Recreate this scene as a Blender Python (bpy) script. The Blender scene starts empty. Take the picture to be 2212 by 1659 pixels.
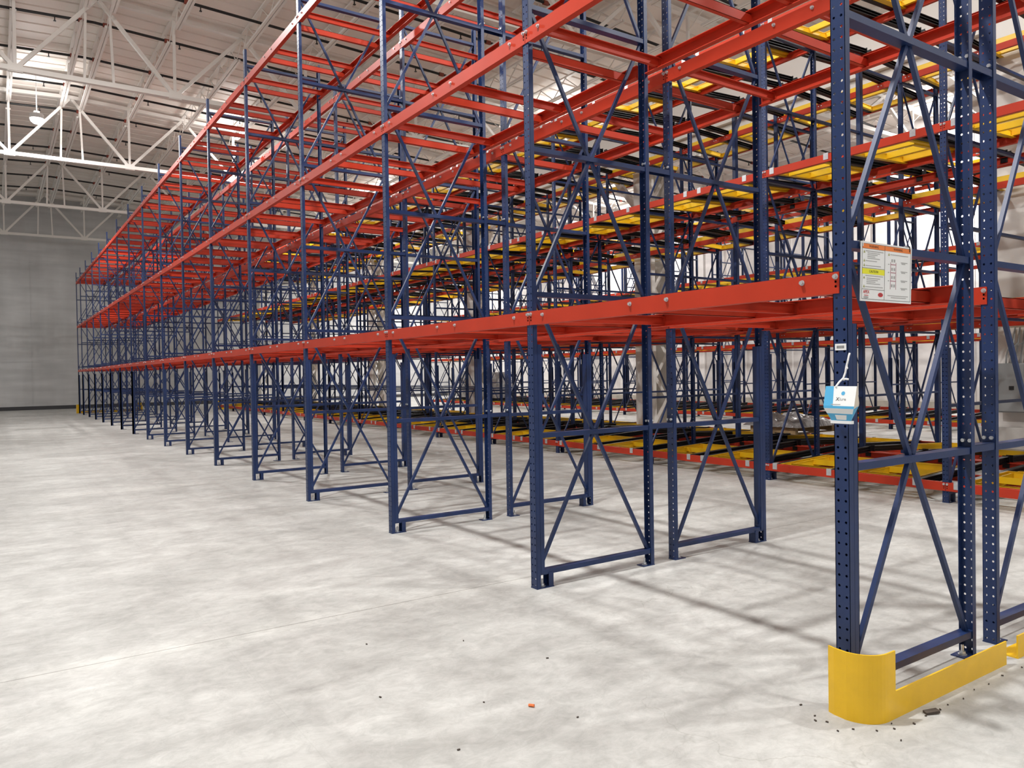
import bpy, math, random
from mathutils import Vector, Matrix
random.seed(7)
PI = math.pi
SC = bpy.context.scene
COL = SC.collection

# ------------------------------------------------------------------ helpers
class MB:
    """collects shapes, builds ONE mesh"""
    def __init__(s): s.v = []; s.f = []; s.m = []
    def quad(s, pts, m=0):
        n = len(s.v); s.v += [tuple(p) for p in pts]; s.f.append(tuple(range(n, n+len(pts)))); s.m.append(m)
    def box(s, x0, x1, y0, y1, z0, z1, m=0):
        n = len(s.v)
        s.v += [(x0,y0,z0),(x1,y0,z0),(x1,y1,z0),(x0,y1,z0),(x0,y0,z1),(x1,y0,z1),(x1,y1,z1),(x0,y1,z1)]
        for f in ((0,3,2,1),(4,5,6,7),(0,1,5,4),(1,2,6,5),(2,3,7,6),(3,0,4,7)):
            s.f.append(tuple(n+i for i in f)); s.m.append(m)
        return s
    def bar(s, p, q, a, b, up=(1,0,0), m=0):
        """box bar from p to q, size a along 'up' side, b across"""
        p = Vector(p); q = Vector(q); d = (q-p).normalized()
        u = Vector(up); u = (u - d*u.dot(d)).normalized(); w = d.cross(u)
        n = len(s.v)
        for c in (p, q):
            for i, j in ((-1,-1),(1,-1),(1,1),(-1,1)):
                s.v.append(tuple(c + u*(i*a/2) + w*(j*b/2)))
        for f in ((0,3,2,1),(4,5,6,7),(0,1,5,4),(1,2,6,5),(2,3,7,6),(3,0,4,7)):
            s.f.append(tuple(n+i for i in f)); s.m.append(m)
        return s
    def tube(s, pts, r, n=8, m=0, caps=True):
        pts = [Vector(p) for p in pts]; k = len(s.v)
        for i, p in enumerate(pts):
            d = (pts[min(i+1,len(pts)-1)] - pts[max(i-1,0)]).normalized()
            u = d.cross(Vector((0,0,1)))
            if u.length < 1e-4: u = d.cross(Vector((0,1,0)))
            u.normalize(); w = d.cross(u)
            for j in range(n):
                a = 2*PI*j/n
                s.v.append(tuple(p + u*(r*math.cos(a)) + w*(r*math.sin(a))))
        for i in range(len(pts)-1):
            for j in range(n):
                s.f.append((k+i*n+j, k+i*n+(j+1)%n, k+(i+1)*n+(j+1)%n, k+(i+1)*n+j)); s.m.append(m)
        if caps:
            s.f.append(tuple(k+j for j in range(n))[::-1]); s.m.append(m)
            e = k+(len(pts)-1)*n
            s.f.append(tuple(e+j for j in range(n))); s.m.append(m)
        return s
    def prism(s, prof, axis, a, b, m=0):
        """closed 2D profile extruded along axis ('x','y','z') from a to b"""
        def P(u, v, t):
            return {'x': (t,u,v), 'y': (u,t,v), 'z': (u,v,t)}[axis]
        n = len(s.v); k = len(prof)
        s.v += [P(u,v,a) for u,v in prof] + [P(u,v,b) for u,v in prof]
        for i in range(k):
            j = (i+1) % k
            s.f.append((n+i, n+j, n+k+j, n+k+i)); s.m.append(m)
        s.f.append(tuple(n+i for i in range(k))[::-1]); s.m.append(m)
        s.f.append(tuple(n+k+i for i in range(k))); s.m.append(m)
        return s
    def add(s, o, dx=0, dy=0, dz=0, rz=0, m=None):
        """merge another MB, moved"""
        c, t = math.cos(rz), math.sin(rz); n = len(s.v)
        s.v += [(x*c-y*t+dx, x*t+y*c+dy, z+dz) for x, y, z in o.v]
        s.f += [tuple(n+i for i in f) for f in o.f]; s.m += (o.m if m is None else [m]*len(o.f))
        return s
    def mesh(s, name, mats):
        me = bpy.data.meshes.new(name)
        me.from_pydata(s.v, [], s.f)
        for m in (mats if isinstance(mats, (list, tuple)) else [mats]): me.materials.append(m)
        if any(s.m): me.polygons.foreach_set('material_index', s.m)
        import bmesh
        bm = bmesh.new(); bm.from_mesh(me)
        bmesh.ops.recalc_face_normals(bm, faces=bm.faces); bm.to_mesh(me); bm.free()
        me.update()
        return me
    def build(s, name, mats, parent=None, loc=(0,0,0)):
        return link(name, s.mesh(name, mats), parent, loc)

def link(name, me, parent=None, loc=(0,0,0), rz=0):
    o = bpy.data.objects.new(name, me); COL.objects.link(o)
    o.location = loc; o.rotation_euler = (0,0,rz)
    if parent is not None: o.parent = parent
    return o
def tag(o, label, cat, group=None, kind=None):
    o['label'] = label; o['category'] = cat
    if group: o['group'] = group
    o['kind'] = kind or 'thing'
    return o
def thing(name, loc, label, cat, group=None, rz=0):
    o = link(name, None, None, loc, rz); o.empty_display_size = 0.1
    return tag(o, label, cat, group)
def struct(name, mb, mats, parent=None):
    o = mb.build(name, mats, parent); o['kind'] = 'structure'; return o
def dup(root, loc, label=None, group=None):
    r = root.copy(); COL.objects.link(r); r.location = loc
    if label: r['label'] = label
    if group: r['group'] = group
    for ch in KIDS.get(root.name, []):
        c = ch.copy(); COL.objects.link(c); c.parent = r
        for g in KIDS.get(ch.name, []):
            d = g.copy(); COL.objects.link(d); d.parent = c
    return r
KIDS = {}
def remember(root):
    KIDS[root.name] = list(root.children)
    for c in root.children: KIDS[c.name] = list(c.children)
    return root
_O = ('first second third fourth fifth sixth seventh eighth ninth tenth eleventh twelfth thirteenth fourteenth fifteenth '
      'sixteenth seventeenth eighteenth nineteenth twentieth').split()
def nth(i): return _O[i]

# ------------------------------------------------------------------ materials
def mat(name, col, rough=0.45, metal=0.0, spec=0.5, bump=0.0, bscale=60.0, vary=0.0, vscale=3.0, emit=None):
    m = bpy.data.materials.new(name); m.use_nodes = True
    nt = m.node_tree; b = nt.nodes['Principled BSDF']
    b.inputs['Base Color'].default_value = (*col, 1); b.inputs['Roughness'].default_value = rough
    b.inputs['Metallic'].default_value = metal; b.inputs['Specular IOR Level'].default_value = spec
    tc = nt.nodes.new('ShaderNodeTexCoord')
    if vary:
        n = nt.nodes.new('ShaderNodeTexNoise'); n.inputs['Scale'].default_value = vscale; n.inputs['Detail'].default_value = 6
        nt.links.new(tc.outputs['Object'], n.inputs['Vector'])
        r = nt.nodes.new('ShaderNodeValToRGB')
        r.color_ramp.elements[0].position = .3; r.color_ramp.elements[1].position = .7
        r.color_ramp.elements[0].color = (*[max(0,c*(1-vary)) for c in col], 1)
        r.color_ramp.elements[1].color = (*[min(1,c*(1+vary)) for c in col], 1)
        nt.links.new(n.outputs['Fac'], r.inputs['Fac']); nt.links.new(r.outputs['Color'], b.inputs['Base Color'])
    if bump:
        n = nt.nodes.new('ShaderNodeTexNoise'); n.inputs['Scale'].default_value = bscale; n.inputs['Detail'].default_value = 4
        nt.links.new(tc.outputs['Object'], n.inputs['Vector'])
        u = nt.nodes.new('ShaderNodeBump'); u.inputs['Strength'].default_value = bump; u.inputs['Distance'].default_value = .01
        nt.links.new(n.outputs['Fac'], u.inputs['Height']); nt.links.new(u.outputs['Normal'], b.inputs['Normal'])
    if emit:
        b.inputs['Emission Color'].default_value = (*emit[0], 1); b.inputs['Emission Strength'].default_value = emit[1]
    return m
BLUE = mat('blue_paint', (.0085,.026,.098), .42, spec=.5, vary=.15, vscale=4, bump=.03)
RED = mat('red_paint', (.47,.040,.017), .45, spec=.22, vary=.07, vscale=3)
YEL = mat('yellow_paint', (.80,.50,.012), .4, spec=.5, vary=.05, vscale=3)
GYEL = mat('guard_yellow', (.80,.48,.010), .36, spec=.5, vary=.05, vscale=9, bump=.05, bscale=250)
BLK = mat('black_steel', (.006,.006,.007), .42, spec=.3)
DARK = mat('hole_shade', (.004,.004,.004), .9, spec=0)
GALV = mat('galvanised', (.62,.64,.66), .35, .7, vary=.1, vscale=30)
WHT = mat('white_steel', (.80,.77,.73), .5)
CEIL = mat('roof_deck', (.84,.77,.71), .6, vary=.04, vscale=.6)
PIPE = mat('sprinkler_black', (.006,.006,.007), .4)
RUST = mat('red_fitting', (.25,.05,.03), .5)
WPIPE = mat('white_pipe', (.66,.62,.58), .5)
PLAS = mat('white_plastic', (.85,.86,.86), .35)
INK = mat('print_black', (.02,.02,.02), .6)
INKG = mat('print_grey', (.38,.38,.38), .6)
ORANGE = mat('print_orange', (.80,.22,.05), .5)
PYEL = mat('print_yellow', (.80,.78,.04), .5)
PRED = mat('print_red', (.55,.03,.04), .5)
PMAUVE = mat('print_mauve', (.45,.22,.27), .6)
PGREEN = mat('print_olive', (.35,.36,.12), .6)
CARD = mat('white_card', (.82,.84,.84), .55)
CBLUE = mat('blue_card', (.08,.40,.68), .5)
CREAM = mat('cream_card', (.62,.56,.47), .6)
STRING = mat('white_cord', (.85,.85,.85), .8, bump=.3, bscale=200)
WOOD = mat('pallet_wood', (.42,.30,.16), .8, vary=.3, vscale=8)
WRAP = mat('grey_wrap', (.30,.29,.29), .28, spec=.6, vary=.35, vscale=9)
CONC = mat('column_concrete', (.55,.53,.50), .8, vary=.15, vscale=2.5)
ELEC = mat('grey_enclosure', (.30,.31,.31), .5)
ORBIT = mat('orange_bit', (.8,.2,.06), .6)
LAMP = mat('lamp_lens', (1,1,1), .4, emit=((1.0,.95,.88), 60.0))
LHOUSE = mat('lamp_housing', (.6,.6,.6), .4)
BLKTAG = mat('tag_print', (.25,.25,.25), .6)

def concrete_floor():
    m = bpy.data.materials.new('floor_concrete'); m.use_nodes = True
    nt = m.node_tree; N = nt.nodes; L = nt.links; b = N['Principled BSDF']
    g = N.new('ShaderNodeNewGeometry')
    def noise(scale, detail=6, rough=.6, stretch=(1,1,1), dist=0.0):
        mp = N.new('ShaderNodeMapping'); mp.inputs['Scale'].default_value = stretch
        L.new(g.outputs['Position'], mp.inputs['Vector'])
        n = N.new('ShaderNodeTexNoise'); n.inputs['Scale'].default_value = scale; n.inputs['Detail'].default_value = detail
        n.inputs['Roughness'].default_value = rough; n.inputs['Distortion'].default_value = dist
        L.new(mp.outputs['Vector'], n.inputs['Vector']); return n.outputs['Fac']
    def ramp(fac, p0, c0, p1, c1):
        r = N.new('ShaderNodeValToRGB'); e = r.color_ramp.elements
        e[0].position = p0; e[0].color = (*c0,1); e[1].position = p1; e[1].color = (*c1,1)
        L.new(fac, r.inputs['Fac']); return r.outputs['Color']
    def mix(fac, a, bb, mode='MIX'):
        x = N.new('ShaderNodeMix'); x.data_type = 'RGBA'; x.blend_type = mode
        for sock, v in ((x.inputs['Factor'], fac), (x.inputs['A'], a), (x.inputs['B'], bb)):
            if isinstance(v, (int, float)): sock.default_value = v
            elif isinstance(v, tuple): sock.default_value = (*v, 1)
            else: L.new(v, sock)
        return x.outputs['Result']
    base = ramp(noise(.55, 8, .62, dist=.4), .32, (.40,.400,.385), .66, (.56,.562,.545))
    mid = ramp(noise(2.6, 8, .7, (1,.55,1), .8), .33, (.74,.73,.72), .62, (1.04,1.04,1.03))
    c = mix(.8, base, mid, 'MULTIPLY')
    fine = ramp(noise(11, 9, .8, (1,.7,1), .6), .34, (.76,.76,.755), .60, (1.10,1.10,1.10))
    c = mix(.75, c, fine, 'MULTIPLY')
    # tyre rubber dragged along the aisle
    tr = ramp(noise(1.0, 5, .6, (.10,1.6,1)), .52, (1,1,1), .70, (.80,.79,.79))
    c = mix(.8, c, tr, 'MULTIPLY')
    tr2 = ramp(noise(.9, 6, .65, (1.5,.22,1), .3), .55, (1,1,1), .72, (.84,.83,.82))
    c = mix(.7, c, tr2, 'MULTIPLY')
    # dark patches and pale dusty patches
    pt = ramp(noise(.75, 8, .72, (1,.75,1), 1.2), .56, (1,1,1), .72, (.74,.735,.725))
    c = mix(.75, c, pt, 'MULTIPLY')
    # pits
    pit = ramp(noise(55, 3, .6), .70, (1,1,1), .76, (.62,.61,.60))
    c = mix(.55, c, pit, 'MULTIPLY')
    # hairline cracks
    mp = N.new('ShaderNodeMapping'); mp.inputs['Scale'].default_value = (.9,.9,1)
    wn = N.new('ShaderNodeTexNoise'); wn.inputs['Scale'].default_value = 2.2; wn.inputs['Detail'].default_value = 5
    L.new(g.outputs['Position'], wn.inputs['Vector'])
    ad = N.new('ShaderNodeMix'); ad.data_type = 'RGBA'; ad.blend_type = 'LINEAR_LIGHT'; ad.inputs['Factor'].default_value = .30
    L.new(g.outputs['Position'], ad.inputs['A']); L.new(wn.outputs['Color'], ad.inputs['B'])
    L.new(ad.outputs['Result'], mp.inputs['Vector'])
    vo = N.new('ShaderNodeTexVoronoi'); vo.feature = 'DISTANCE_TO_EDGE'; vo.inputs['Scale'].default_value = .75
    L.new(mp.outputs['Vector'], vo.inputs['Vector'])
    cr = ramp(vo.outputs['Distance'], .0012, (.74,.73,.71), .004, (1,1,1))
    ck = ramp(noise(.5, 3, .5), .54, (0,0,0), .62, (.8,.8,.8))
    c2 = mix(1.0, c, cr, 'MULTIPLY'); c = mix(ck, c, c2)
    # sawn joints: one every 5.6 m across the aisle
    sx = N.new('ShaderNodeSeparateXYZ'); L.new(g.outputs['Position'], sx.inputs[0])
    def jointmask(out, off, step, w):
        a = N.new('ShaderNodeMath'); a.operation = 'ADD'; a.inputs[1].default_value = off; L.new(out, a.inputs[0])
        p = N.new('ShaderNodeMath'); p.operation = 'PINGPONG'; p.inputs[1].default_value = step/2; L.new(a.outputs[0], p.inputs[0])
        return p.outputs[0]
    j = jointmask(sx.outputs['X'], 2.845, 7.5, 0)
    jl = ramp(j, .0025, (.36,.35,.33), .006, (1,1,1)); c = mix(.85, c, jl, 'MULTIPLY')
    jd = ramp(j, .0, (1.16,1.16,1.15), .22, (1,1,1)); c = mix(.7, c, jd, 'MULTIPLY')
    j2 = jointmask(sx.outputs['Y'], 2.2, 9.2, 0)
    jl2 = ramp(j2, .0015, (.5,.49,.47), .004, (1,1,1)); c = mix(.15, c, jl2, 'MULTIPLY')
    L.new(c, b.inputs['Base Color'])
    rr = ramp(noise(3.0, 6, .6), .3, (.40,.40,.40), .7, (.62,.62,.62)); L.new(rr, b.inputs['Roughness'])
    b.inputs['Specular IOR Level'].default_value = .35
    bp = N.new('ShaderNodeBump'); bp.inputs['Strength'].default_value = .12; bp.inputs['Distance'].default_value = .01
    L.new(noise(22, 6, .7), bp.inputs['Height']); L.new(bp.outputs['Normal'], b.inputs['Normal'])
    return m
def wall_mat(name, col, band=True):
    m = bpy.data.materials.new(name); m.use_nodes = True
    nt = m.node_tree; N = nt.nodes; L = nt.links; b = N['Principled BSDF']
    g = N.new('ShaderNodeNewGeometry')
    def noise(scale, stretch, lo, hi, p0=.35, p1=.65):
        mp = N.new('ShaderNodeMapping'); mp.inputs['Scale'].default_value = stretch; L.new(g.outputs['Position'], mp.inputs['Vector'])
        n = N.new('ShaderNodeTexNoise'); n.inputs['Scale'].default_value = scale; n.inputs['Detail'].default_value = 7
        L.new(mp.outputs['Vector'], n.inputs['Vector'])
        r = N.new('ShaderNodeValToRGB'); r.color_ramp.elements[0].position = p0; r.color_ramp.elements[1].position = p1
        r.color_ramp.elements[0].color = (lo,lo,lo,1); r.color_ramp.elements[1].color = (hi,hi,hi,1)
        L.new(n.outputs['Fac'], r.inputs['Fac']); return r.outputs['Color']
    c = None
    for t in (noise(.5,(1,1,1),.86,1.06), noise(1.3,(1,.25,2.0),.86,1.05), noise(.8,(1,1.6,.15),.93,1.03)):
        x = N.new('ShaderNodeMix'); x.data_type = 'RGBA'; x.blend_type = 'MULTIPLY'; x.inputs['Factor'].default_value = .9
        if c is None: x.inputs['A'].default_value = (*col, 1)
        else: L.new(c, x.inputs['A'])
        L.new(t, x.inputs['B']); c = x.outputs['Result']
    L.new(c, b.inputs['Base Color']); b.inputs['Roughness'].default_value = .8; b.inputs['Specular IOR Level'].default_value = .25
    return m
FLOOR = concrete_floor()
WALLG = wall_mat('grey_panel_wall', (.58,.58,.58))
WALLW = wall_mat('white_panel_wall', (.80,.77,.75))
BASE = mat('base_strip', (.05,.05,.055), .7)
CURB = mat('curb_concrete', (.48,.44,.38), .85, vary=.2, vscale=2)

# ------------------------------------------------------------------ measured layout
S = 2.5146          # bay pitch
W = 0.0762          # post web
FD = 0.036          # channel flange
D = 1.209           # frame depth
G = 0.2474          # flue between the two rows
ZT = 6.7056         # post height
NF = 17
def FX(i): return 0.016 if i == 0 else (-S*i if i < 16 else -S*15.777)
LEV = (2.079, 4.167, 6.252)      # beam tops
LEVN = ('lowest', 'middle', 'top')
YB = D + G

# ------------------------------------------------------------------ building shell
X0, X1, Y0, Y1 = -47.0, 13.0, -15.0, 24.4
RY = -0.9; RZ = 11.62; SLOPE = .046
def roof(y): return RZ - SLOPE*abs(y-RY)
b = MB(); b.box(X0-.3, X1+.3, Y0-.3, Y1+.3, -.3, 0); struct('floor', b, FLOOR)
b = MB(); b.box(X0-.3, X0, Y0, Y1, 0, 11.8)
struct('wall_far', b, WALLG)
b = MB()
for k in range(4): b.box(X0, X0+.012, Y0, Y1, 2.6+2.7*k, 2.64+2.7*k)
for y in (-9.3,-1.6,6.1,13.8,21.5): b.box(X0, X0+.012, y, y+.03, 0, 11)
struct('trim_1', b, WALLG)
b = MB(); b.box(X0, X0+.03, Y0, Y1, 0, .2); struct('baseboard_far', b, BASE)
b = MB(); b.box(X0, X1, Y1, Y1+.3, 0, 11.8); struct('wall_back', b, WALLW)
b = MB()
for k in range(50): b.box(X0+1.2*k+.3, X0+1.2*k+.36, Y1-.035, Y1, .34, 11)
struct('trim_2', b, WALLW)
b = MB(); b.box(X0, X1, Y1-.22, Y1-.04, 0, .34); struct('baseboard_back', b, CURB)
b = MB(); b.box(X0, X1, Y0-.3, Y0, 0, 11.8); struct('wall_left', b, WALLG)
b = MB(); b.box(X1, X1+.3, Y0, Y1, 0, 11.8); struct('wall_near', b, WALLG)
# ribbed roof deck, two slopes
b = MB(); pitch = .60
prof = []
x = X0
while x < X1-.01:
    prof += [(x,0),(x+.50,0),(x+.52,.05),(x+.58,.05)]; x += pitch
prof.append((X1,0))
for ya, yb in ((Y0,RY),(RY,Y1)):
    for (xa,ha),(xb,hb) in zip(prof[:-1], prof[1:]):
        b.quad([(xa,ya,roof(ya)+ha),(xb,ya,roof(ya)+hb),(xb,yb,roof(yb)+hb),(xa,yb,roof(yb)+ha)])
b.quad([(X0-.3,Y0-.3,11.9),(X1+.3,Y0-.3,11.9),(X1+.3,Y1+.3,11.9),(X0-.3,Y1+.3,11.9)])
struct('ceiling', b, CEIL)

# columns, girder line
CX = [-3.5-8.4*k for k in range(6)]
CY = 10.45
def make_column():
    r = thing('building_column', (CX[1],CY,0), 'white laced steel column', 'column')
    b = MB(); b.box(-.40,.40,-.40,.40,0,.10); b.box(-.34,.34,-.34,.34,.10,.13); b.build('base_plate', CONC, r)
    for sy in (-1,1):
        b = MB(); b.box(-.30,.30, sy*.27-.03, sy*.27+.03, .13, 9.28)
        b.box(-.30,-.24, min(sy*.30,sy*.18), max(sy*.30,sy*.18), .13, 9.28); b.box(.24,.30, min(sy*.30,sy*.18), max(sy*.30,sy*.18), .13, 9.28)
        b.build('chord', WHT, r)
    b = MB()
    for sx in (-1,1):
        z = .35; s = 1
        while z < 9.0:
            b.bar((sx*.28,-s*.2,z),(sx*.28,s*.2,z+.55),.02,.09,up=(1,0,0)); z += .55; s = -s
    b.build('lacing', WHT, r)
    for sx in (-1,1):
        b = MB(); b.bar((sx*.3,0,5.55),(sx*1.35,0,6.75),.10,.16,up=(0,1,0)); b.box(min(sx*1.1,sx*1.6),max(sx*1.1,sx*1.6),-.08,.08,6.62,6.76)
        b.build('knee_brace', WHT, r)
    return remember(r)
col0 = make_column()
CLAB = ['white laced steel column behind the grey electrical box','white laced steel column just right of the middle of the racks',
        'white laced steel column, second back along the cart racks','white laced steel column, third back along the cart racks',
        'white laced steel column, fourth back along the cart racks','white laced steel column beside the far wall']
for k, x in enumerate(CX):
    if k == 1: col0['label'] = CLAB[1]
    else: dup(col0, (x,CY,0), CLAB[k])
b = MB()
xs = [X1-.5] + CX + [X0+.1]
b.box(X0+.05, X1, CY-.20, CY+.20, 7.08, 8.02)
b.box(X0+.05, X1, CY-.12, CY+.12, 6.77, 7.08)
b.box(X0+.05, X1, CY-.24, CY+.24, 7.06, 7.12)
b.box(X0+.05, X1, CY-.24, CY+.24, 7.98, 8.04)
struct('trim_3', b, WHT)

# roof trusses (across the aisle) ---------------------------------------------
ZB = 9.27
NODE = 3.65
def truss(x, label):
    r = thing('roof_truss', (x,0,0), label, 'roof truss')
    b = MB(); b.box(-.07,.07, Y0, Y1, ZB-.06, ZB+.06); b.build('bottom_chord', WHT, r)
    b = MB()
    b.bar((0,Y0,roof(Y0)-.16),(0,RY,roof(RY)-.16),.14,.12,up=(1,0,0)); b.bar((0,RY,roof(RY)-.16),(0,Y1,roof(Y1)-.16),.14,.12,up=(1,0,0))
    b.build('top_chord', WHT, r)
    y = RY - NODE*4
    k = 0
    while y < Y1:
        zt = roof(y)-.18
        for yb in (y-NODE/2, y+NODE/2):
            if Y0 < yb < Y1 and Y0 < y < Y1:
                b = MB(); b.bar((0,y,zt),(0,yb,ZB),.09,.09,up=(1,0,0)); b.build('web_member', WHT, r)
        yb = y+NODE/2
        if Y0 < yb < Y1:
            b = MB(); b.bar((0,yb,ZB),(0,yb,roof(yb)-.18),.07,.07,up=(1,0,0)); b.box(-.05,.05,yb-.16,yb+.16,ZB-.08,ZB+.12); b.build('web_member', WHT, r)
        y += NODE; k += 1
    for dy in (-.28,.28):
        b = MB(); b.bar((0,RY+dy,roof(RY)-.6),(0,RY+dy*1.2,ZB),.06,.06,up=(1,0,0)); b.build('web_member', WHT, r)
    return r
TX = [4.9] + CX
TLAB = ['white roof truss overhead, nearest the camera','white roof truss above the electrical box column','white roof truss over the fifth bay of racks',
        'white roof truss crossing the top left corner','white roof truss just in front of the lit lamp','white roof truss behind the lit lamp',
        'white roof truss right in front of the grey far wall']
for x, l in zip(TX, TLAB): truss(x, l)

# bar joists along the row direction, hung between trusses
def joist_mb(L):
    b = MB()
    b.bar((0,0,-.10),(-L,0,-.10),.10,.05,up=(0,1,0))
    for s in (-.042,.042): b.bar((-.5,s,-.62),(-L+.5,s,-.62),.06,.06,up=(0,0,1))
    n = int(L/.62); st = L/n; z = 0
    for k in range(n):
        xa, xb = -k*st, -(k+1)*st
        if k % 2 == 0: b.bar((xa,0,-.12),(xb,0,-.60),.022,.022,up=(0,1,0))
        else: b.bar((xa,0,-.60),(xb,0,-.12),.022,.022,up=(0,1,0))
    return b
JM = {}
ys = []
y = RY - 1.825*7
while y < Y1-1:
    if abs(y-RY) < .1: ys += [RY-.29, RY+.29]
    else: ys.append(y)
    y += 1.825
edges = [X1] + TX + [X0]
jn = 0
SPN = ['near the camera','in the bay over the first racks','second roof bay','third roof bay','fourth roof bay','fifth roof bay','sixth roof bay','last roof bay by the far wall']
for si in range(len(edges)-1):
    xa, xb = edges[si], edges[si+1]; L = xa-xb
    key = round(L,2)
    if key not in JM: JM[key] = joist_mb(L).mesh('bar_joist', WHT)
    for q, y in enumerate(ys):
        o = link('bar_joist', JM[key], None, (xa,y,roof(y)-.01))
        sd = 'left' if y < RY else 'right'
        dist = sorted(abs(v-RY) for v in ys if (v<RY)==(y<RY)).index(abs(y-RY))
        tag(o, f'white open-web roof joist, {nth(dist)} {sd} of the ridge, {SPN[si]}', 'roof joist', 'open-web joists under the roof deck')

# sprinkler pipes
def pipe_lab(k): return k
b = MB()
def zp(y): return roof(y)-.42
b.tube([(0,Y0+.2,zp(Y0+.2)),(0,RY,zp(RY)),(0,Y1-.2,zp(Y1-.2))], .038, 8)
pipe_me = b.mesh('sprinkler_pipe', PIPE)
b = MB()
y = Y0+1
while y < Y1-.5:
    b.box(-.012,.012,y-.012,y+.012,zp(y)-.13,zp(y)-.03); b.box(-.03,.03,y-.03,y+.03,zp(y)-.14,zp(y)-.125); y += 3.05
head_me = b.mesh('sprinkler_head', PIPE)
b = MB()
for y in ys:
    if abs(y-RY) < .4 or int(y*7) % 3 == 0: b.tube([(0,y-.07,zp(y)),(0,y+.07,zp(y))], .06, 8)
fit_me = b.mesh('coupling', RUST)
for k in range(17):
    x = 0.2 - 2.68*k
    o = link('sprinkler_pipe', pipe_me, None, (x,0,0))
    tag(o, f'black sprinkler pipe under the roof, {nth(k)} from the camera end', 'pipe', 'sprinkler pipes under the roof')
    link('sprinkler_heads', head_me, o); link('couplings', fit_me, o)
for k, x in enumerate((-14.2,-25.5)):
    b = MB(); b.tube([(x,Y0+.2,zp(Y0)-.06),(x,RY,zp(RY)-.06),(x,Y1-.3,zp(Y1)-.06)], .11, 12)
    o = b.build('roof_duct', WPIPE); tag(o, 'thick white pipe under the roof, ' + ('nearer one' if k==0 else 'farther one, past the third truss'), 'pipe')

# ------------------------------------------------------------------ rack frames
def web_perf(b, h, t=.0035, r=.0066):
    """perforated channel: web at y=0..t between x=-W..0, flanges to y=FD"""
    P = .0508; n = int(round(h/P)); hw = W/2
    for c in range(2):
        cx = -W + hw*(c+.5); x0 = -W+hw*c; x1 = x0+hw
        for k in range(n):
            z0 = k*P; z1 = z0+P; cz = z0+P/2
            ring = [(x1,cz),(x1,z1),(cx,z1),(x0,z1),(x0,cz),(x0,z0),(cx,z0),(x1,z0)]
            hole = [(cx+r*math.cos(a*PI/4), cz+r*math.sin(a*PI/4)) for a in range(8)]
            i0 = len(b.v)
            for y in (0,t):
                b.v += [(p[0],y,p[1]) for p in ring]; b.v += [(p[0],y,p[1]) for p in hole]
            for a in range(8):
                e = (a+1) % 8
                b.f.append((i0+a,i0+e,i0+8+e,i0+8+a)); b.m.append(0)
                b.f.append((i0+16+e,i0+16+a,i0+24+a,i0+24+e)); b.m.append(0)
                b.f.append((i0+8+a,i0+8+e,i0+24+e,i0+24+a)); b.m.append(0)
def flanges(b, h, z0=0, t=.0035, fd=FD):
    b.box(-W,-W+t,0,fd,z0,h); b.box(-t,0,0,fd,z0,h)
def post_mesh(perf=True, h=ZT):
    b = MB()
    if perf: web_perf(b, h)
    else: b.box(-W,0,0,.0035,0,h)
    flanges(b, h)
    return b
def doubler_mesh(h=1.832):
    b = MB(); b.box(-W,0,0,.004,.11,h); b.box(-W,-W+.004,0,FD,.11,h); b.box(-.004,0,0,FD,.11,h)
    b.quad([(-W,0,h),(0,0,h),(0,FD,h+.0),(-W,FD,h)])
    return b
def heel_mesh():
    b = MB()  # stub channel standing under the low strut, on the doubled posts
    b.box(-W,0,.150,.154,.006,.112); b.box(-W,-W+.004,.112,.154,.006,.112); b.box(-.004,0,.112,.154,.006,.112)
    return b
def foot_mesh(long=True):
    b = MB(); b.box(-W-.003,.003,-.002,.158 if long else .125,0,.006)
    return b
def anchor_mesh():
    b = MB(); b.tube([(-W/2,.076,.006),(-W/2,.076,.062)], .008, 8); b.tube([(-W/2,.076,.012),(-W/2,.076,.026)], .017, 6)
    b.tube([(-W/2,.076,.006),(-W/2,.076,.010)], .024, 10)
    return b
STR = (.100, 1.130, 2.190, 3.270, 4.320, 5.390, 6.440)
def strut_mesh(d=D):
    b = MB(); b.box(-W+.006,-.006,.012,d-.012,0,.036); return b
def brace_list(d=D):
    out = []; c = d/2
    for k in range(6):
        z0 = STR[k]+.036; z1 = STR[k+1]
        if k % 2 == 0: out += [((.045,z0),(c-.015,z1)), ((d-.045,z0),(c+.015,z1))]
        else: out += [((c-.015,z0),(.045,z1)), ((c+.015,z0),(d-.045,z1))]
    return out
post_me = post_mesh(True).mesh('post', BLUE); post_plain = post_mesh(False).mesh('post_far', BLUE)
doub_me = doubler_mesh().mesh('reinforcing_post', BLUE); foot_me = foot_mesh(True).mesh('foot_plate', BLUE)
foots_me = foot_mesh(False).mesh('foot_plate_short', BLUE); heel_me = heel_mesh().mesh('foot_heel', BLUE); anch_me = anchor_mesh().mesh('anchor_bolt', GALV)
strut_me = strut_mesh().mesh('strut', BLUE)
brace_me = []
for (ya,za),(yb,zb) in brace_list():
    b = MB(); b.bar((-W/2,ya,za),(-W/2,yb,zb),.024,.025,up=(1,0,0)); brace_me.append(b.mesh('brace', BLUE))
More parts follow.
